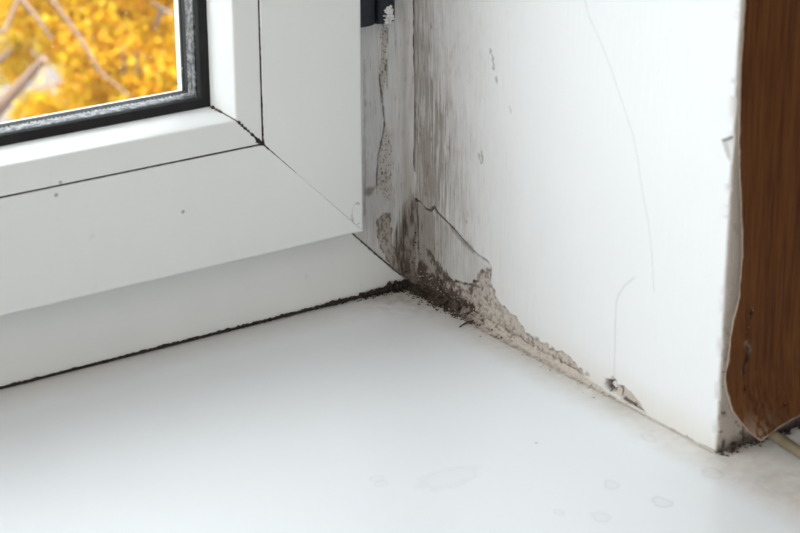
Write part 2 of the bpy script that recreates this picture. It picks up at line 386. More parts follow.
r_ = lambda o, y: (SR[1]-o, y, SR[2]+o)
seam_strip('mitre_dirt', [r_(.0660, -.0256), r_(.073, -.0258), r_(.0822, -.0258)], [.0013, .0008, .0011], M['grime'], win, 4, .5, jag=.9)
seam_strip('mitre_dirt', [r_(.0825, -.0252), r_(.0838, -.0140), r_(.0851, -.0030)], [.0010, .0013, .0022], M['browngrime'], win, 6, .8, normal=(-.5, -.5, .6), jag=.8)
seam_strip('mitre_dirt', [r_(.0658, -.0259), r_(.0600, -.0260), r_(.045, -.0260)], [.0007, .0003, .0001], M['grime'], win, 8, .3, jag=.5)
seam_strip('frame_mitre_dirt', [(-.046, -.0001, .047), (-.028, -.0002, .0285), (-.008, -.0003, .0085)], [.0006, .0006, .0004], M['greygrime'], win, 9, .4, jag=.5)
# dark joint between frame and sill, swelling towards the corner
seam_strip('sill_joint_dirt', [(OX0, -.0002, .0010), (-.16, -.0004, .0010), (-.075, -.0006, .0012), (-.040, -.0012, .0016), (-.020, -.0022, .0026), (.0, -.003, .0036)],
           [.0008, .0009, .0010, .0014, .0023, .0036], M['grime'], win, 12, .75, jag=.75)
box('light_leak_block', OX0, 0, .003, .068, -.024, .0012, M['rubber'], win)  # unseen block, added to stop outside light leaking under the frame
# hinge body beside the sash
def hinge():
    vs = []; fs = []
    def bar(prof, z0, z1, tilt=0.0):
        n = len(prof); b = len(vs)
        for x, y in prof: vs.append((x, y, z0+tilt*(x+.03)))
        for x, y in prof: vs.append((x, y, z1))
        fs.extend([(b+i, b+(i+1) % n, b+n+(i+1) % n, b+n+i) for i in range(n)]); fs.append(tuple(b+i for i in range(n))); fs.append(tuple(b+2*n-1-i for i in range(n)))
    h = link('hinge', None, None, win) if False else None
    bar([(-.050, .0)]+[(-.0390+.0100*math.cos(a), -.006-.0065*math.sin(a)) for a in np.linspace(math.pi, 0, 9)]+[(-.029, .0)], .1722, .262, 0)
    me1 = mesh_py('hinge', vs, fs, 40); ho = link('hinge', me1, M['hinge'], win)
    vs.clear(); fs.clear()
    bar([(-.0285, .0)]+[(-.0215+.0068*math.cos(a), -.005-.0050*math.sin(a)) for a in np.linspace(math.pi, 0, 9)]+[(-.0147, .0)], .1708, .262, .08)
    link('hinge_barrel', mesh_py('hinge_barrel', vs, fs, 40), M['hinge'], ho)
    return ho
hinge()

# ------------------------------------------------------------------ sill
def sill():
    X0, X1, Yb, Yf, T = OX0, .125, -.0002, -.455, .022
    out = [(X0, Yb), (0, Yb), (0, YF-.0006), (X1, YF-.0006), (X1, Yf), (X0-.08, Yf), (X0-.08, YF-.0006), (X0, YF-.0006)]
    bm = bmesh.new(); vb = [bm.verts.new((x, y, -T)) for x, y in out]; f = bm.faces.new(vb)
    ext = bmesh.ops.extrude_face_region(bm, geom=[f]); bmesh.ops.translate(bm, vec=(0, 0, T), verts=[v for v in ext['geom'] if isinstance(v, bmesh.types.BMVert)])
    bmesh.ops.recalc_face_normals(bm, faces=bm.faces)
    ed = [e for e in bm.edges if all(abs(v.co.y-Yf) < 1e-6 for v in e.verts) and abs(e.verts[0].co.z-e.verts[1].co.z) < 1e-6]
    bmesh.ops.bevel(bm, geom=ed, offset=.009, segments=5, profile=.5, affect='EDGES')
    me = bpy.data.meshes.new('window_sill'); bm.to_mesh(me); bm.free(); return link('window_sill', me, M['sill'])
tag(sill(), 'glossy white window sill with dried drop marks, running under frame and wall', 'window sill', kind='structure')

# ------------------------------------------------------------------ the mouldy pier: reveal + room face in one plaster skin
wall = tag(box('wall_right', .0045, 1.2, YF+.0045, .07, -.9, 1.75, M['white']), 'white plastered window reveal with black mould creeping out of the corner', 'wall', kind='structure')
RU = lambda pts: [(-on_x(px, py)[1], on_x(px, py)[2]) for px, py in pts]
def plaster_skin():
    rr = .0018; ue = -YF-rr                                     # flat part of the reveal ends where the arris rounds
    us = np.concatenate([np.arange(0, .16, .00055), np.arange(.16, ue, .0007), [ue]])
    arc = [(rr*(1-math.cos(a)), -(ue+rr*math.sin(a))) for a in np.linspace(0, math.pi/2, 5)[1:]]
    fx = np.concatenate([np.arange(.0025, .06, .0009), np.geomspace(.0612, 1.2, 14)])
    X = np.concatenate([us*0, [a[0] for a in arc], fx]); Y = np.concatenate([-us, [a[1] for a in arc], fx*0+YF]); S = np.concatenate([us, ue+np.arange(1, 5)*rr*math.pi/8, ue+rr*math.pi/2+fx-.0018])
    NX = np.concatenate([us*0-1, [-math.cos(a) for a in np.linspace(0, math.pi/2, 5)[1:]], fx*0]); NY = np.concatenate([us*0, [-math.sin(a) for a in np.linspace(0, math.pi/2, 5)[1:]], fx*0-1])
    zs = np.concatenate([np.arange(0, .262, .0006), np.geomspace(.264, 1.75, 40)])
    x, z = np.meshgrid(X, zs); y, _ = np.meshgrid(Y, zs); s, _ = np.meshgrid(S, zs); nx, _ = np.meshgrid(NX, zs); ny, _ = np.meshgrid(NY, zs)
    rev = (s <= ue+.001); u = np.where(rev, s, .28)
    mm = 1000.
    st = np.zeros(s.shape); rw = st.copy(); dk = st.copy(); yl = st.copy(); dep = st.copy()
    vs_ = fbm(u*900, z*70, 20, 4); vs2 = fbm(u*420, z*40, 30, 4); bl = fbm(u*60, z*45, 40, 4); fi = fbm(u*1500, z*1500, 50, 2); mid = fbm(u*350, z*350, 55, 3)
    # grey mould veil fading away from the corner; long vertical brush streaks in it
    reach = .040+.026*sst(.20, .02, z)+.018*(bl-.5)
    veil = np.exp(-(u/reach)**1.6)
    st += .44*veil*(.35+.95*vs_)*(.65+.7*bl)+.20*np.exp(-(u/.085)**2)*(.6+.8*bl)
    st += .24*np.exp(-(u/.010)**1.5)
    for px, py, ru, rz, k in ((428, 145, .008, .030, .55), (428, 170, .006, .018, .75), (429, 187, .005, .011, .85), (421, 132, .006, .012, .55), (442, 125, .010, .030, .40), (436, 190, .010, .022, .45), (416, 205, .008, .016, .5), (455, 190, .016, .03, .22),
                              (425, 225, .012, .02, .45), (420, 30, .012, .03, .3), (424, 90, .010, .03, .3)):
        (cu, cz), = RU([(px, py)]); g_ = np.exp(-(((u-cu)/ru)**2+((z-cz)/rz)**2)); st += k*g_*(.25+1.3*sst(.3, .75, vs_))
    st += .30*sst(.62, .80, vs2)*np.exp(-(u/.055)**2)*sst(.0, .05, z)
    # fine dark streaks and flecks
    dk += .62*sst(.60, .78, fbm(u*1300, z*170, 60, 3))*np.exp(-((u-.012)/.034)**2)*(.05+1.5*sst(.40, .70, bl))*sst(.215, .12, z)
    dk += .30*sst(.62, .80, fbm(u*1000, z*110, 65, 3))*np.exp(-(u/.07)**2)*(.3+.9*bl)
    dk += .7*sst(.80, .88, fi)*np.exp(-(u/.06)**2)*.5
    # stain below the long crack
    low = RU([(411, 200), (424, 206), (440, 217), (463, 240), (490, 265), (490, 300), (470, 312), (411, 283)])
    sl = poly_sd(u, z, low); st += .26*sst(-.001, .004, sl)*(.5+.8*bl)
    brown = RU([(411, 205), (425, 210), (431, 240), (436, 262), (448, 280), (470, 300), (480, 318), (411, 285)])
    sb = poly_sd(u, z, brown)+(vs2-.5)*.008; st += .75*sst(-.004, .005, sb)*(.35+.9*vs_)
    # black growth at the foot of the corner
    k1 = pl_width(u, z, RU([(411, 215), (411, 240), (414, 262), (424, 277), (440, 291), (460, 305), (482, 320)]), [.0012, .004, .0065, .0078, .0075, .0055, .0018])+(mid-.5)*.008
    dk = np.maximum(dk, .96*sst(-.0008, .0030, k1)*(.75+.35*fi))
    k2 = pl_width(u, z, RU([(427, 252), (432, 260), (438, 270), (447, 281), (452, 288)]), [.0015, .003, .004, .004, .002])+(fbm(u*700, z*500, 77, 3)-.5)*.011
    dk = np.maximum(dk, .9*sst(-.0002, .0018, k2)*(.6+.5*fi))
    k4 = pl_width(u, z, RU([(412, 196), (415, 225), (414, 250)]), [.003, .006, .007])+(vs_-.52)*.018
    dk = np.maximum(dk, .78*sst(0, .004, k4))
    # corner crack and the long branching crack
    zc = .55+.9*sst(.45, .75, fbm(z*0+.5, z*55, 81, 3)); cw = .0008*zc
    ck = sst(1.3, .4, u/np.maximum(cw, 1e-5))*sst(.050, .060, z); dk = np.maximum(dk, .95*ck); dep -= .0012*ck
    jit = (fbm(u*500, z*500, 90, 3)-.5)*.0022
    A = RU([(411.5, 198), (417, 200), (421, 203), (425, 209), (430, 211), (434, 207), (440, 216), (447, 222), (455, 231), (463, 240), (471, 249), (477, 255), (483, 259), (488, 263), (491, 268), (490, 276), (489, 283)])
    dA = pl_dist(u, z, A)+jit*.6; a_ = sst(.0013, .0004, dA); gate = .45+.55*sst(.3, .55, fbm(u*90, z*90, 91, 2))
    dk = np.maximum(dk, .85*a_*gate); dep -= .0010*sst(.0012, .0002, dA)
    B_ = RU([(452, 229), (460, 238), (472, 250)]); st += .5*sst(.0034, .0012, pl_dist(u, z, B_)+jit)
    # the skin above the crack stands a little proud of the patch below it
    dep += np.where(rev, -.0007*sst(-.0004, .0006, sl), 0)
    C = RU([(411.0, 168), (416, 172), (418, 186), (417.5, 198), (411.0, 199)]); sc_ = poly_sd(u, z, C); fl = sst(-.0001, .0005, sc_)
    dep += .0009*fl; st *= 1-.35*fl; dk *= 1-.9*fl
    # crumbled bare plaster along the foot
    P1 = RU([(436, 276), (445, 280), (456, 281), (466, 286), (474, 282), (480, 272), (487, 268), (491, 268), (489, 280), (493, 288), (496, 295), (498, 301), (506, 309), (516, 318), (521, 326), (526, 333), (535, 338), (546, 343), (553, 349), (562, 352), (571, 358), (576, 364), (582, 371), (588, 375), (580, 379), (480, 324), (436, 298)])
    s1 = poly_sd(u, z, P1)+(mid-.5)*.0045; r1 = sst(-.0004, .0010, s1)
    rw = np.maximum(rw, r1*np.clip(1.05-.9*(sst(.50, .68, mid)*sst(.10, .04, u)), 0, 1)); dep -= r1*(.0008+.0022*mid)
    dk = np.maximum(dk, .8*sst(.50, .68, fbm(u*430, z*430, 95, 3))*r1*sst(.125, .05, u)); dk = np.maximum(dk, .45*sst(.60, .74, fbm(u*600, z*600, 96, 3))*r1); rw *= 1-.45*r1*sst(.12, .04, u)*sst(.35, .6, bl); st += .5*r1*sst(.14, .03, u)
    e1 = sst(.0012, .0002, np.abs(s1))*sst(.42, .66, fbm(u*150, z*150, 97, 2)); dk = np.maximum(dk, .7*e1*sst(.17, .06, u)+.28*e1)
    P2 = RU([(605, 384), (609, 381), (613, 377), (616, 380), (618, 385), (623, 386), (631, 393), (636, 399), (641, 406), (646, 414), (650, 419), (644, 417), (635, 411), (627, 404), (618, 397), (610, 391)])
    s2 = poly_sd(u, z, P2)+(mid-.5)*.0020; r2 = sst(-.0003, .0006, s2); rw = np.maximum(rw, r2); dep -= .0026*r2
    (hu, hz), = RU([(608.5, 385.5)]); h_ = sst(.0042, .0018, np.hypot((u-hu)*.9, z-hz)+jit*1.5); dk = np.maximum(dk, .95*h_); dep -= .003*h_
    for pp in (((617, 386), (620, 390), (619, 395)), ((606, 384), (610, 391)), ((622, 399), (628, 403), (632, 405)), ((640, 411), (650, 419)), ((633, 405), (631, 409))):
        dd = pl_dist(u, z, RU(pp))+jit*.4; dk = np.maximum(dk, .8*sst(.0011, .0004, dd))
    # thin joint line on to the arris, yellowed foot
    J = RU([(585, 377), (605, 392), (650, 419), (680, 434), (716, 452)]); dd = pl_dist(u, z, J)+jit*.6
    dk = np.maximum(dk, .50*sst(.0011, .0003, dd)*(u > .17)*(.35+.65*sst(.35, .6, fbm(u*70, z*70, 98, 2))))
    (cu, cz), = RU([(687, 438)]); dk = np.maximum(dk, .85*sst(.0022, .0008, np.hypot(u-cu, z-cz)+jit)*rev)
    yl += .34*sst(.026, .0, z+.014*(bl-.5))*sst(.05, .12, u)*(.4+.9*bl)*rev
    # hairlines over the clean paint
    for pp, k, wd in ((((585, 0), (590, 18), (600, 40), (610, 66), (618, 90), (627, 116), (633, 135), (638, 160), (643, 195), (648, 220), (652, 255), (654, 290)), .14, .0006),
                  (((614, 377), (615, 350), (615.5, 330), (616, 305), (618, 296), (625, 285), (634, 278)), .17, .0006)):
        dd = pl_dist(u, z, RU(pp))+jit*.25; st += k*sst(wd*1.6, wd*.4, dd)*1.2
    for pp in (((490, 46), (491, 52)), ((492, 55), (493.5, 62), (494, 68)), ((479, 154), (481, 163)), ((482, 152), (482, 160)), ((496, 78), (497, 84)), ((467, 222), (467.5, 223)), ((510, 108), (511, 111)), ((431, 24), (431.5, 27))):
        dk = np.maximum(dk, .40*sst(.0011, .0004, pl_dist(u, z, RU(pp))+jit*1.6))
    # knocked arris: chip by the edge and general wear
    K = RU([(722, 141), (730, 137), (733, 137), (731, 164), (728, 160)]); sk = poly_sd(u, z, K)+jit*.4; kk = sst(-.0003, .0006, sk)*(s < ue+.004)
    dep -= .0022*kk; st += .30*kk; dk = np.maximum(dk, .5*sst(.0008, .0002, pl_dist(u, z, RU([(722, 141), (731, 137)]))))
    wear = sst(.0045, .0005, np.abs(s-ue-.0014))*sst(.50, .72, fbm(s*0+1, z*160, 99, 3)); st += .35*wear
    dep -= .0010*wear
    dep += .0005*(bl-.5)+.00025*(vs2-.5)
    dep += (.0050+.0035*(mid-.5))*np.exp(-(u/.0050)**2)*sst(.070, .030, z)*rev
    # the room face: bare grey-beige plaster, grubby, darker with mould at its foot
    face = sst(ue+.0008, ue+.0030, s); fn = fbm(s*120, z*90, 101, 4); ff = fbm(s*500, z*420, 105, 3)
    st = st*(1-face)+face*(.30+.35*fn); rw = rw*(1-face)+face*(.55+.3*fn); yl = yl*(1-face)+.45*face
    fd = face*(.80*sst(.010, .0, z+.010*(fn-.5))+.6*sst(.64, .74, ff)*sst(.11, .02, z)+.35*sst(.66, .8, fn)); dk = np.clip(dk*(1-face), 0, 1)+fd
    dep = dep*(1-face)+face*.0008*(fn-.5)
    dep *= sst(1.75, 1.6, z)
    V = np.stack([x+nx*dep, y+ny*dep, z], -1).reshape(-1, 3)
    c = lambda a: np.clip(a, 0, 1)
    return mesh_np('plaster_skin', V, grid_faces(len(X), len(zs), True), True, dict(stain=c(st), raw=c(rw), dark=c(dk), yellow=c(yl)))
skin = link('plaster_skin', plaster_skin(), M['plaster'], wall)

# plaster smeared over the frame jamb, cracked along its length
def corner_filler():
    xs = np.arange(-.0400, .0003, .00042); ts = np.concatenate([np.arange(0, .262, .0006), np.geomspace(.264, 1.30, 30)])
    X, T = np.meshgrid(xs, ts); Z = np.clip(-X, 0, None)*1.0+.0012+T; FY = lambda pts: [(on_y(a, b)[0], on_y(a, b)[2]) for a, b in pts]
    vs_ = fbm(X*1000, Z*60, 120, 4); bl = fbm(X*90, Z*60, 130, 4); fi = fbm(X*1600, Z*1600, 140, 2); mid = fbm(X*400, Z*300, 150, 3); jit = (mid-.5)*.0018
    st = .05+.36*vs_*(.4+bl); dk = np.zeros(X.shape); rw = dk.copy(); yl = dk.copy(); dep = .0006+.0006*bl+.0004*vs_
    st += .30*np.exp(-((X+.0015)/.006)**2)+.25*sst(.12, .02, Z)
    dk += .40*sst(.72, .84, fbm(X*1500, Z*90, 160, 3))*(.4+bl)
    dep += (.0042+(.003+.003*(mid-.5))*sst(.070, .030, Z))*np.exp(-((X-.0005)/.0050)**2)                                  # cove towards the reveal
    ridge = np.exp(-((X+.0052)/.0022)**2); st += .22*ridge
    CR = FY([(382, 20), (380.5, 45), (379.5, 60), (379, 78), (381, 95), (383, 110), (384, 125), (381, 140), (378, 155), (376.5, 170), (376, 184)])
    d = pl_dist(X, Z, CR)+jit*.6; dk = np.maximum(dk, .85*sst(.0010, .0003, d)*(.5+.5*sst(.3, .5, bl))); dep -= .0009*sst(.0012, .0002, d)
    CR2 = FY([(387, 24), (386.5, 45), (386, 62), (386, 80), (386.5, 88)]); d2 = pl_dist(X, Z, CR2)+jit*.6; dk = np.maximum(dk, .5*sst(.0008, .0003, d2)*sst(.4, .6, mid))
    b1 = poly_sd(X, Z, FY([(381, 24), (387, 24), (386, 75), (382, 92), (379, 75)]))+jit; g1 = sst(0, .001, b1); rw = np.maximum(rw, .75*g1); st += .4*g1; dep -= .0006*g1
    b2 = poly_sd(X, Z, FY([(384, 127), (390, 130), (392, 160), (391, 200), (384, 200), (377, 188), (378, 160)]))+jit*2; g2 = sst(-.0015, .003, b2); rw = np.maximum(rw, .38*g2); st += .12*g2
    for g_ in (g1, g2): dk = np.maximum(dk, .85*g_*sst(.58, .74, fbm(X*1300, Z*900, 170, 3)))
    b3 = poly_sd(X, Z, FY([(378, 214), (388, 213), (391, 238), (397, 262), (400, 276), (392, 268), (381, 249), (376.5, 234), (376, 222)]))+jit*1.4
    g3 = sst(-.0003, .0010, b3); rw = np.maximum(rw, .40*g3); st += .75*g3; dk = np.maximum(dk, .6*g3*sst(.50, .72, fbm(X*700, Z*450, 175, 3))); dk = np.maximum(dk, .65*sst(.0009, .0003, np.abs(b3))*sst(.35, .6, mid))
    foot = FY([(392, 232), (402, 205), (411, 190), (413, 290), (396, 284), (390, 262)])
    sf = poly_sd(X, Z, foot)+(vs_-.5)*.010; gf = sst(-.003, .006, sf); st += .9*gf*(.5+.8*vs_); dk = np.maximum(dk, gf*(.42+.52*sst(.36, .66, fbm(X*900, Z*130, 180, 4)))*sst(.115, .04, Z)); rw = np.maximum(rw, .5*gf*sst(.45, .7, bl))
    dk = np.maximum(dk, .9*sst(.019, .004, Z+.012*(mid-.5))*sst(-.020, -.008, X))
    # black line where it meets the reveal
    cw = .0006+.0012*sst(.42, .72, fbm(X*0+.5, Z*60, 81, 3)); e = sst(1.2, .4, (.0003-X)/cw)*sst(.050, .060, Z); dk = np.maximum(dk, .95*e); dep -= .001*e
    (bx_, bz_), = FY([(368, 191)]); blot = sst(.0042, .0016, np.hypot(X-bx_, Z-bz_)); st += .6*blot; st += .35*sst(.0016, .0006, pl_dist(X, Z, FY([(368, 191), (378, 184), (388, 178)])))
    st += .35*sst(.0012, .0004, pl_dist(X, Z, FY([(363.5, 60), (364, 190), (364, 214)]))+jit)
    Y = -dep; c = lambda a: np.clip(a, 0, 1)
    return mesh_np('corner_filler', np.stack([X, Y, Z], -1).reshape(-1, 3), grid_faces(len(xs), len(ts)), True, dict(stain=c(st), raw=c(rw), dark=c(dk), yellow=c(yl)))
link('corner_filler', corner_filler(), M['plaster'], wall)

# filler bead in the joint between sill and reveal: black at the corner, crumbling beige further on
def joint_filler():
    us = np.concatenate([np.arange(-.004, .2785, .0007), [.2785]]); ph = np.linspace(0, 1, 9); U, Pp = np.meshgrid(us, ph); a = Pp*math.pi/2
    r = np.interp(us, [-.004, 0, .03, .06, .09, .14, .185, .20, .24, .28], [.0058, .0062, .0056, .0050, .0044, .0036, .0024, .0014, .0011, .0009]); r = r*(1+.8*(fbm(us*300, us*0, 200, 4)-.5)); R_ = np.tile(r, (len(ph), 1))
    n = fbm(U*700, Pp*3, 210, 4); k = R_*(1-.42*np.sin(2*a)*(1.0)+.30*(n-.5)); X = -k*np.cos(a)*1.0+.0006; Z = k*np.sin(a)-.0001
    X = np.where(Pp < .01, -R_*(.9+.5*n), X); Z = np.where(Pp < .01, 0.0002, Z); X = np.where(Pp > .99, .0008, X)
    dk = np.clip(sst(.090, .045, U+.03*(n-.5))+.75*sst(.60, .74, fbm(U*420, Pp*4, 220, 3))*sst(.2, .05, U)+.35*sst(.2, .0, Pp)*sst(.42, .6, n), 0, 1)*.96
    rw = np.clip(sst(.21, .17, U)+.2, 0, 1); st = .35+.4*n*sst(.2, .08, U); yl = .5*sst(.16, .22, U)
    st = np.where(U > .19, st*.6, st); rw = np.where(U > .2, .35, rw)
    return mesh_np('joint_filler', np.stack([X, -U, Z], -1).reshape(-1, 3), grid_faces(len(us), len(ph), False), True, dict(stain=np.clip(st, 0, 1), raw=rw, dark=dk, yellow=yl))
link('joint_filler', joint_filler(), M['plaster'], wall)

# crumbs
R = np.random.RandomState(5)
it = []
for k in range(520):                                             # black mould grains heaped in the corner
    u = abs(R.normal(0, .030)); x = -abs(R.normal(0, .0045))-.0005; it.append((x, -u-.001, .0001+max(0, .006+x)*R.rand(), R.uniform(.0002, .0007)))
for k in range(200):
    x = -abs(R.normal(0, .022)); it.append((x, -.0012-abs(R.normal(0, .0016+.003*math.exp(x/.02))), .0002+.002*R.rand()*math.exp(x/.02), R.uniform(.0002, .0006)))
for k in range(45):                                              # and climbing the corner
    z = abs(R.normal(0, .018)); it.append((-abs(R.normal(0, .004)), -abs(R.normal(0, .006))-.001, z+.001, R.uniform(.0002, .0006)))
lumps('mould_grains', it, M['grime'], wall, 8)
it = []
for k in range(120):
    u = R.uniform(.02, .20); it.append((-abs(R.normal(0, .0035))-.001, -u, .0001+.001*R.rand(), R.uniform(.0002, .0007)))
for k in range(70):
    u = R.uniform(.004, .10); it.append((.0005-.002*R.rand(), -u, .006+.012*R.rand()*math.exp(-u/.1), R.uniform(.0002, .0006)))
for k in range(60):
    it.append((-.006-abs(R.normal(0, .010)), -.006-abs(R.normal(0, .010)), .0002, R.uniform(.00015, .0004)))
lumps('plaster_crumbs', it, M['crumb'], wall, 9)
# white plaster dab stuck on the hinge
q = on_y(387.3, 14, -.0095); it = [(q[0]+R.uniform(-.0022, .0026), -.0085-.003*R.rand(), q[2]+R.uniform(-.0050, .0045), R.uniform(.0006, .0014)) for k in range(60)]
o = lumps('plaster_dab', it, M['white'], wall, 10, kind=None)
# blistered smear of filler on the corner of the sash
q = on_y(357.0, 214, -.0262)
seam_strip('filler_smear', [(q[0]+.0034*math.cos(a), -.0262, q[2]+.0068*math.sin(a)) for a in np.linspace(.9, 5.2, 14)], [.0003+.0003*math.sin(i) for i in range(14)], M['smear'], wall, 33, .5, jag=.8)

# sliver lying on the sill
a, b = on_z(460.5, 326, .0012), on_z(474, 320.5, .0012)
tag(link('dry_sliver', tube_mesh('dry_sliver', [a, (a+b)/2+np.array([0, 0, .0006]), b], [.0003, .0007, .0005], 6), M['browngrime']), 'tiny dark sliver lying on the sill by the mouldy joint', 'sliver')

# ------------------------------------------------------------------ wallpaper peeling off the room face
def wallpaper():
    top = .62; XR = .62
    lp = [(753.5, 437.5, .0100), (746, 431, .0105), (740, 423, .0100), (732.5, 411, .0090), (727.4, 393, .0085), (725, 378, .0080), (728.6, 357, .0070), (732.5, 324, .0055), (739, 300, .0042), (741, 276, .0038), (742.3, 250, .0035), (742, 225, .0032), (740.3, 180, .0028), (739, 140, .0022), (739.5, 100, .0016), (740.5, 75, .0012), (743, 30, .0010), (744.5, 0, .0009)]
    L = [(lambda q: (q[0], q[2], s))(on_y(a, b, YF-s)) for a, b, s in lp]; L.append((L[-1][0]-.0005, .30, .0008)); L.append((L[-1][0], top, .0008))
    bp = [(753.5, 437.5, .0100), (762, 432.5, .0100), (770, 429.5, .0095), (782, 424, .0085), (791, 420, .0075), (800, 415.5, .0065)]
    B = [(lambda q: (q[0], q[2], s))(on_y(a, b, YF-s)) for a, b, s in bp]; B.append((.075, B[-1][1]+.010, .004)); B.append((.10, B[-1][1]+.004, .0015)); B.append((XR, B[-1][1], .0012))
    def curve(P, n, p):
        P = np.array(P); d = np.concatenate([[0], np.cumsum(np.hypot(*(np.diff(P[:, :2], axis=0).T)))]); t = np.linspace(0, 1, n)**p; tt = t*d[-1]
        out = np.stack([np.interp(tt, d, P[:, k]) for k in range(3)], 1)
        for _ in range(2): out[1:-1] = .25*out[:-2]+.5*out[1:-1]+.25*out[2:]
        return t, out
    NA, NB = 130, 260; ta, bo = curve(B, NA, 2.2); tb, le = curve(L, NB, 1.6)
    A, Bt = np.meshgrid(ta, tb); le_ = le[:, None, :]; bo_ = bo[None, :, :]; tl = le[-1]; br = bo[-1]; bl = bo[0]
    tp = tl[None, :]+(np.array([XR, top, .001])-tl)[None, :]*ta[:, None]; ri = br[None, :]+(np.array([XR, top, .001])-br)[None, :]*tb[:, None]
    P = (1-A)[..., None]*le_+A[..., None]*ri[:, None, :]+(1-Bt)[..., None]*bo_+Bt[..., None]*tp[None, :, :]
    P -= ((1-A)*(1-Bt))[..., None]*bl+(A*(1-Bt))[..., None]*br+((1-A)*Bt)[..., None]*tl+(A*Bt)[..., None]*np.array([XR, top, .001])
    wob = (fbm(tb*180, tb*0+.4, 330, 3)-.5)*.0014; P[..., 0] += (wob[:, None])*np.exp(-A*60)
    X, Z = P[..., 0], P[..., 1]
    le_ = P[:, :1, :]
    eL = le_[..., 0]*np.ones_like(X); dl = np.maximum(X-eL, 0); dbm = np.maximum(Z-bo_[..., 1], 0)
    so = .0012+np.maximum((le_[..., 2]-.0012)*np.exp(-(dl/.030)**1.4), (bo_[..., 2]-.0012)*np.exp(-(dbm/.045)**1.4)*sst(.16, .05, X))
    so += .0060*np.exp(-(dbm/.009)**1.5)*np.exp(-((X-.012)/.020)**2)       # lower corner curls into the room
    so += .0006*(fbm(X*60, Z*40, 300, 3)-.5)*sst(.3, .0, Z)
    Y = YF-so; th = .00035; n0 = X.size
    edge = np.clip(sst(.0009, .0002, np.minimum(dl, dbm)+.0012*(fbm(X*200, Z*200, 305, 3)-.5)), 0, 1)*.8
    tear = np.zeros_like(X); cr = np.zeros_like(X)
    W = lambda pts: [(on_y(a, b, YF-.005)[0], on_y(a, b, YF-.005)[2]) for a, b in pts]
    jit = (fbm(X*600, Z*500, 310, 2)-.5)*.0012
    for pts, wd in (([(752.5, 311), (753, 320)], .0007), ([(748, 328.5), (748.6, 330)], .0008), ([(748, 352), (747, 358), (744, 365), (742, 373)], .0011), ([(741.5, 386), (742.5, 390)], .0008), ([(748, 351), (747, 345)], .0005), ([(783, 403), (783.4, 404)], .0006)):
        tear = np.maximum(tear, sst(wd*1.25, wd*.5, pl_dist(X, Z, W(pts))+jit))
    for pts, wd in (([(745, 342), (749, 350), (747, 356)], .0012), ([(740, 372), (744, 366)], .0010)):
        cr = np.maximum(cr, .35*sst(wd*1.3, wd*.4, pl_dist(X, Z, W(pts))+jit))
    curl = np.exp(-(dbm/.010)**2)*np.exp(-((X-.010)/.016)**2)*sst(.45, .65, fbm(X*420, Z*300, 320, 3)); e2 = np.clip(np.maximum(np.maximum(edge, cr), .55*curl), 0, 1)
    Y += tear*.0010
    V1 = np.stack([X, Y, Z], -1).reshape(-1, 3); V2 = V1+np.array([0, th, 0]); f1 = grid_faces(NA, NB); idx = np.arange(n0).reshape(NB, NA)
    loop = np.concatenate([idx[0, :], idx[1:, -1], idx[-1, -2::-1], idx[-2:0:-1, 0]]); nx = np.roll(loop, -1)
    side = np.stack([loop, loop+n0, nx+n0, nx], 1)
    F = np.concatenate([f1, f1[:, ::-1]+n0, side])
    me = mesh_np('wallpaper', np.concatenate([V1, V2]), F, True, dict(edge=np.concatenate([e2.ravel(), np.ones(n0)]), tear=np.concatenate([tear.ravel(), np.zeros(n0)])))
    return me
tag(link('wallpaper', wallpaper(), M['paper']), 'brown wood-grain wallpaper with pale torn edge, curling away from the wall beside the reveal', 'wallpaper')

# scrap of the same paper standing behind the cable
q = on_y(797.5, 440, YF-.004); s0 = []
vs = []
for i, t in enumerate(np.linspace(0, 1, 7)):
    z = .001+t*.035
    for j, x in enumerate(np.linspace(0, .05, 6)): vs.append((q[0]+x+.0015*math.sin(t*5), YF-.004-.002*math.sin(t*3)-.0015*math.sin(j), z))
scrap_me = mesh_np('wallpaper_scrap', np.array(vs), grid_faces(6, 7), True, dict(edge=[0.]*42, tear=[0.]*42)); sc_o = link('wallpaper_scrap', scrap_me, M['paper'])
md = sc_o.modifiers.new('thickness', 'SOLIDIFY'); md.thickness = .0006; md.offset = 0
tag(sc_o, 'small loose strip of brown wallpaper standing at the wall foot beside the cable', 'wallpaper')

# cable
c0, c1 = on_z(770, 433, .006), on_z(802, 453.5, .0042); d_ = c1-c0
pts = [c0-d_*.35+np.array([0, .006, .0]), c0, c0+d_*.5, c1, c1+d_*.7, c1+d_*1.6+np.array([.004, -.004, 0])]
tag(link('cable', tube_mesh('cable', pts, [.0030]*6, 12), M['cable']), 'beige round cable coming out from under the wallpaper onto the sill', 'cable')
# black debris at the foot of the room face
it = []
for k in range(150):
    x = R.uniform(0, .05); it.append((x, YF-.0012-abs(R.normal(0, .0022)), .0002+.0010*R.rand(), R.uniform(.0002, .0008)))
lumps('foot_dirt', it, M['browngrime'], wall, 14)

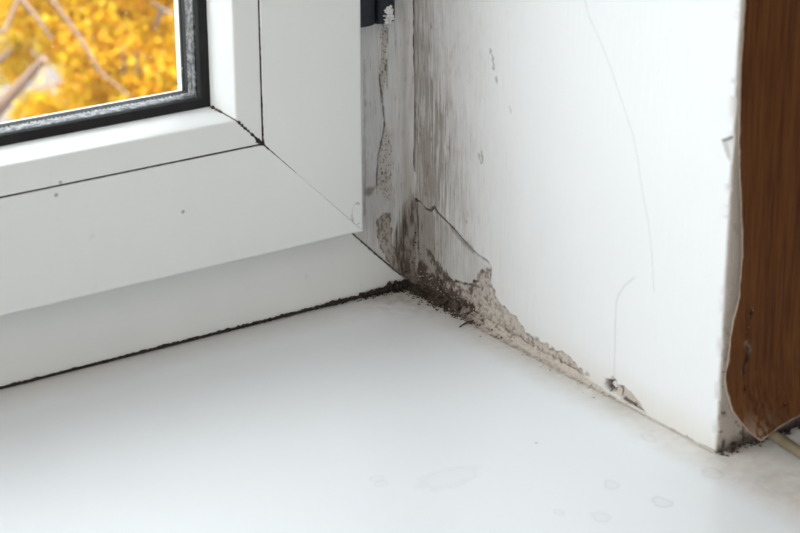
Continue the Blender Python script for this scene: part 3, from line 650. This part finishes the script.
# ------------------------------------------------------------------ outside
GZ = -4.6
bm = bmesh.new(); bmesh.ops.create_grid(bm, x_segments=40, y_segments=40, size=40)
for v in bm.verts: v.co.z = GZ+.06*math.sin(v.co.x*.7)*math.cos(v.co.y*.5); v.co.y += 40.0
me = bpy.data.meshes.new('ground'); bm.to_mesh(me); bm.free()
tag(link('ground', me, M['ground']), 'pale dusty ground outside below the window', 'ground', kind='structure')
def leaves(name, centres, n, size, cols, parent, seed):
    """foliage: bent diamond leaves around cluster centres (x, y, z, radius)"""
    R = np.random.RandomState(seed); C = np.array(centres); w_ = C[:, 3]**2; ci = R.choice(len(C), n, p=w_/w_.sum())
    d = R.normal(size=(n, 3)); d /= np.linalg.norm(d, axis=1)[:, None]; p = C[ci, :3]+d*(C[ci, 3]*R.rand(n)**.45)[:, None]
    t = R.normal(size=(n, 3)); t[:, 2] -= .6; t /= np.linalg.norm(t, axis=1)[:, None]; b = np.cross(t, R.normal(size=(n, 3))); b /= np.linalg.norm(b, axis=1)[:, None]; nn = np.cross(t, b)
    L = size*R.uniform(.6, 1.3, n)[:, None]; base = p; mid = p+t*L*.45
    V = np.stack([base, mid+b*L*.33+nn*L*.08, p+t*L, mid-b*L*.33+nn*L*.08], 1).reshape(-1, 3); Fq = np.arange(4*n).reshape(n, 4)
    me = mesh_np(name, V, Fq, False); at = me.color_attributes.new('leafcol', 'FLOAT_COLOR', 'POINT')
    cc = np.array(cols)[R.randint(0, len(cols), n)]*R.uniform(.88, 1.10, (n, 1)); cc = np.concatenate([np.clip(cc, 0, 1), np.ones((n, 1))], 1)
    at.data.foreach_set('color', np.repeat(cc, 4, 0).astype(np.float32).ravel())
    o = link(name, me, M['leaf'], parent); o['kind'] = 'stuff'; return o
YEL = [(.80, .57, .014), (.82, .61, .02), (.80, .52, .012), (.82, .65, .06), (.78, .44, .016)]
ORG = [(.80, .39, .02), (.80, .47, .03), (.74, .33, .02), (.80, .54, .05)]
GRN = [(.72, .58, .02), (.58, .54, .03), (.80, .55, .03), (.80, .50, .02)]
def at_d(px, py, d): r = ray(px, py); return CAM+r*d
def tree(label, root, branches, clusters, n, size, cols, seed, bark='bark'):
    t = bpy.data.objects.new('autumn_tree', None); COL.objects.link(t); t.location = root; inv = np.array(root)
    tr = link('trunk', tube_mesh('trunk', [(0, 0, -.1), (.05, .03, 1.0), (-.03, .05, 2.1), (.02, 0, 3.0)], [.14, .11, .085, .05], 10), M['bark'], t)
    for pts, rads in branches: link('branch', tube_mesh('branch', [np.array(p)-inv for p in pts], rads, 8), M[bark], t)
    leaves('foliage', [(c[0]-inv[0], c[1]-inv[1], c[2]-inv[2], c[3]) for c in clusters], n, size, cols, t, seed)
    return tag(t, label, 'tree', 'autumn trees outside the window')
def cp(d, *L): return [cl(a, b, d, r*d/F_PX) for a, b, r in L]
def cl(px, py, d, r): q = at_d(px, py, d); return (*q, r)
# near tree: its bare branches cross the pane
rt = at_d(-60, 210, 5.2); rt = np.array([rt[0], rt[1], GZ]); top = rt+np.array([.02, 0, 3.0])
br = [([top, at_d(-20, 130, 5.1), at_d(20, 85, 5.05), at_d(44, 59, 5.0)], [.04, .020, .014, .009]),
      ([top, at_d(-30, 90, 5.3), at_d(-5, 64, 5.3), at_d(10, 51, 5.3)], [.035, .012, .010, .007]),
      ([top, at_d(-60, -60, 5.6), at_d(20, -25, 5.6), at_d(52, 0, 5.6), at_d(80, 38, 5.6), at_d(100, 72, 5.6), at_d(130, 97, 5.6)], [.03, .014, .009, .0065, .006, .005, .003]),
      ([top, at_d(-50, 40, 5.2), at_d(5, 30, 5.2), at_d(22, -12, 5.2)], [.03, .009, .007, .005]),
      ([top, at_d(-70, -40, 5.4), at_d(5, -20, 5.4), at_d(22, 0, 5.4), at_d(40, 22, 5.4), at_d(52, 40, 5.4)], [.03, .014, .010, .008, .006, .003])]
tree('nearest yellow autumn tree with bare grey branches crossing the left of the pane', rt, br, [cl(60, -260, 5.7, .5), cl(-240, 20, 5.3, .5), cl(-230, -160, 5.3, .6)], 1500, .07, YEL, 41, 'twig')
# behind it: dense crowns
rt = at_d(120, 60, 7.6); rt = np.array([rt[0], rt[1], GZ])
br = [([rt+np.array([0, 0, 2.4]), at_d(150, 40, 7.7), at_d(162, 10, 7.05), at_d(152, 2, 6.9)], [.02, .006, .008, .004]), ([at_d(150, 40, 7.7), at_d(163, 9, 7.0), at_d(176, 16, 6.8)], [.006, .007, .003]), ([rt+np.array([0, 0, 2.0]), at_d(125, 75, 7.6), at_d(124, 62, 7.1), at_d(123, 48, 6.98)], [.02, .005, .005, .003]), ([rt+np.array([0, 0, 2.0]), at_d(138, 80, 7.6), at_d(137, 66, 7.1), at_d(136, 52, 6.98)], [.02, .005, .005, .003])]
tree('dense golden yellow autumn tree filling the middle of the pane', rt, br, cp(7.6, (120, 40, 68), (90, 92, 34), (104, 125, 40), (170, 90, 70), (70, 12, 46), (32, 2, 40), (150, -60, 90), (60, -95, 90), (230, 40, 80), (130, 165, 60), (45, 104, 12)), 60000, .027, YEL+ORG[:1], 43)
rt = at_d(215, 30, 9.4); rt = np.array([rt[0], rt[1], GZ])
tree('orange tinged autumn tree behind the right edge of the pane', rt, [], cp(9.4, (190, 60, 110), (250, 0, 150), (180, -70, 150), (165, 130, 90), (130, 30, 75)), 40000, .04, ORG+GRN, 47)
rt = at_d(-150, -10, 11.5); rt = np.array([rt[0], rt[1], GZ])
tree('paler green-yellow autumn tree farthest behind the left of the pane', rt, [], cp(11.5, (20, -8, 54), (70, -50, 110), (-70, -80, 130), (82, 30, 45), (15, 62, 24), (40, 118, 30)), 36000, .04, GRN+YEL, 53)
# fallen leaves
R2 = np.random.RandomState(61); n = 22000; p = np.stack([R2.uniform(-2, 14, n), R2.uniform(6, 24, n), np.full(n, GZ+.10)], 1)
fl = leaves('fallen_leaves', [(6, 15, GZ+.1, .01)], n, .10, YEL+ORG, None, 62)
co = np.zeros(n*12, np.float32); fl.data.vertices.foreach_get('co', co); co = co.reshape(n, 4, 3); co = co-co.mean(1, keepdims=True); co[..., 2] *= .04; co += p[:, None, :]; fl.data.vertices.foreach_set('co', co.ravel()); fl.data.update()
tag(fl, 'yellow fallen leaves scattered on the ground outside', 'leaves', kind='stuff')
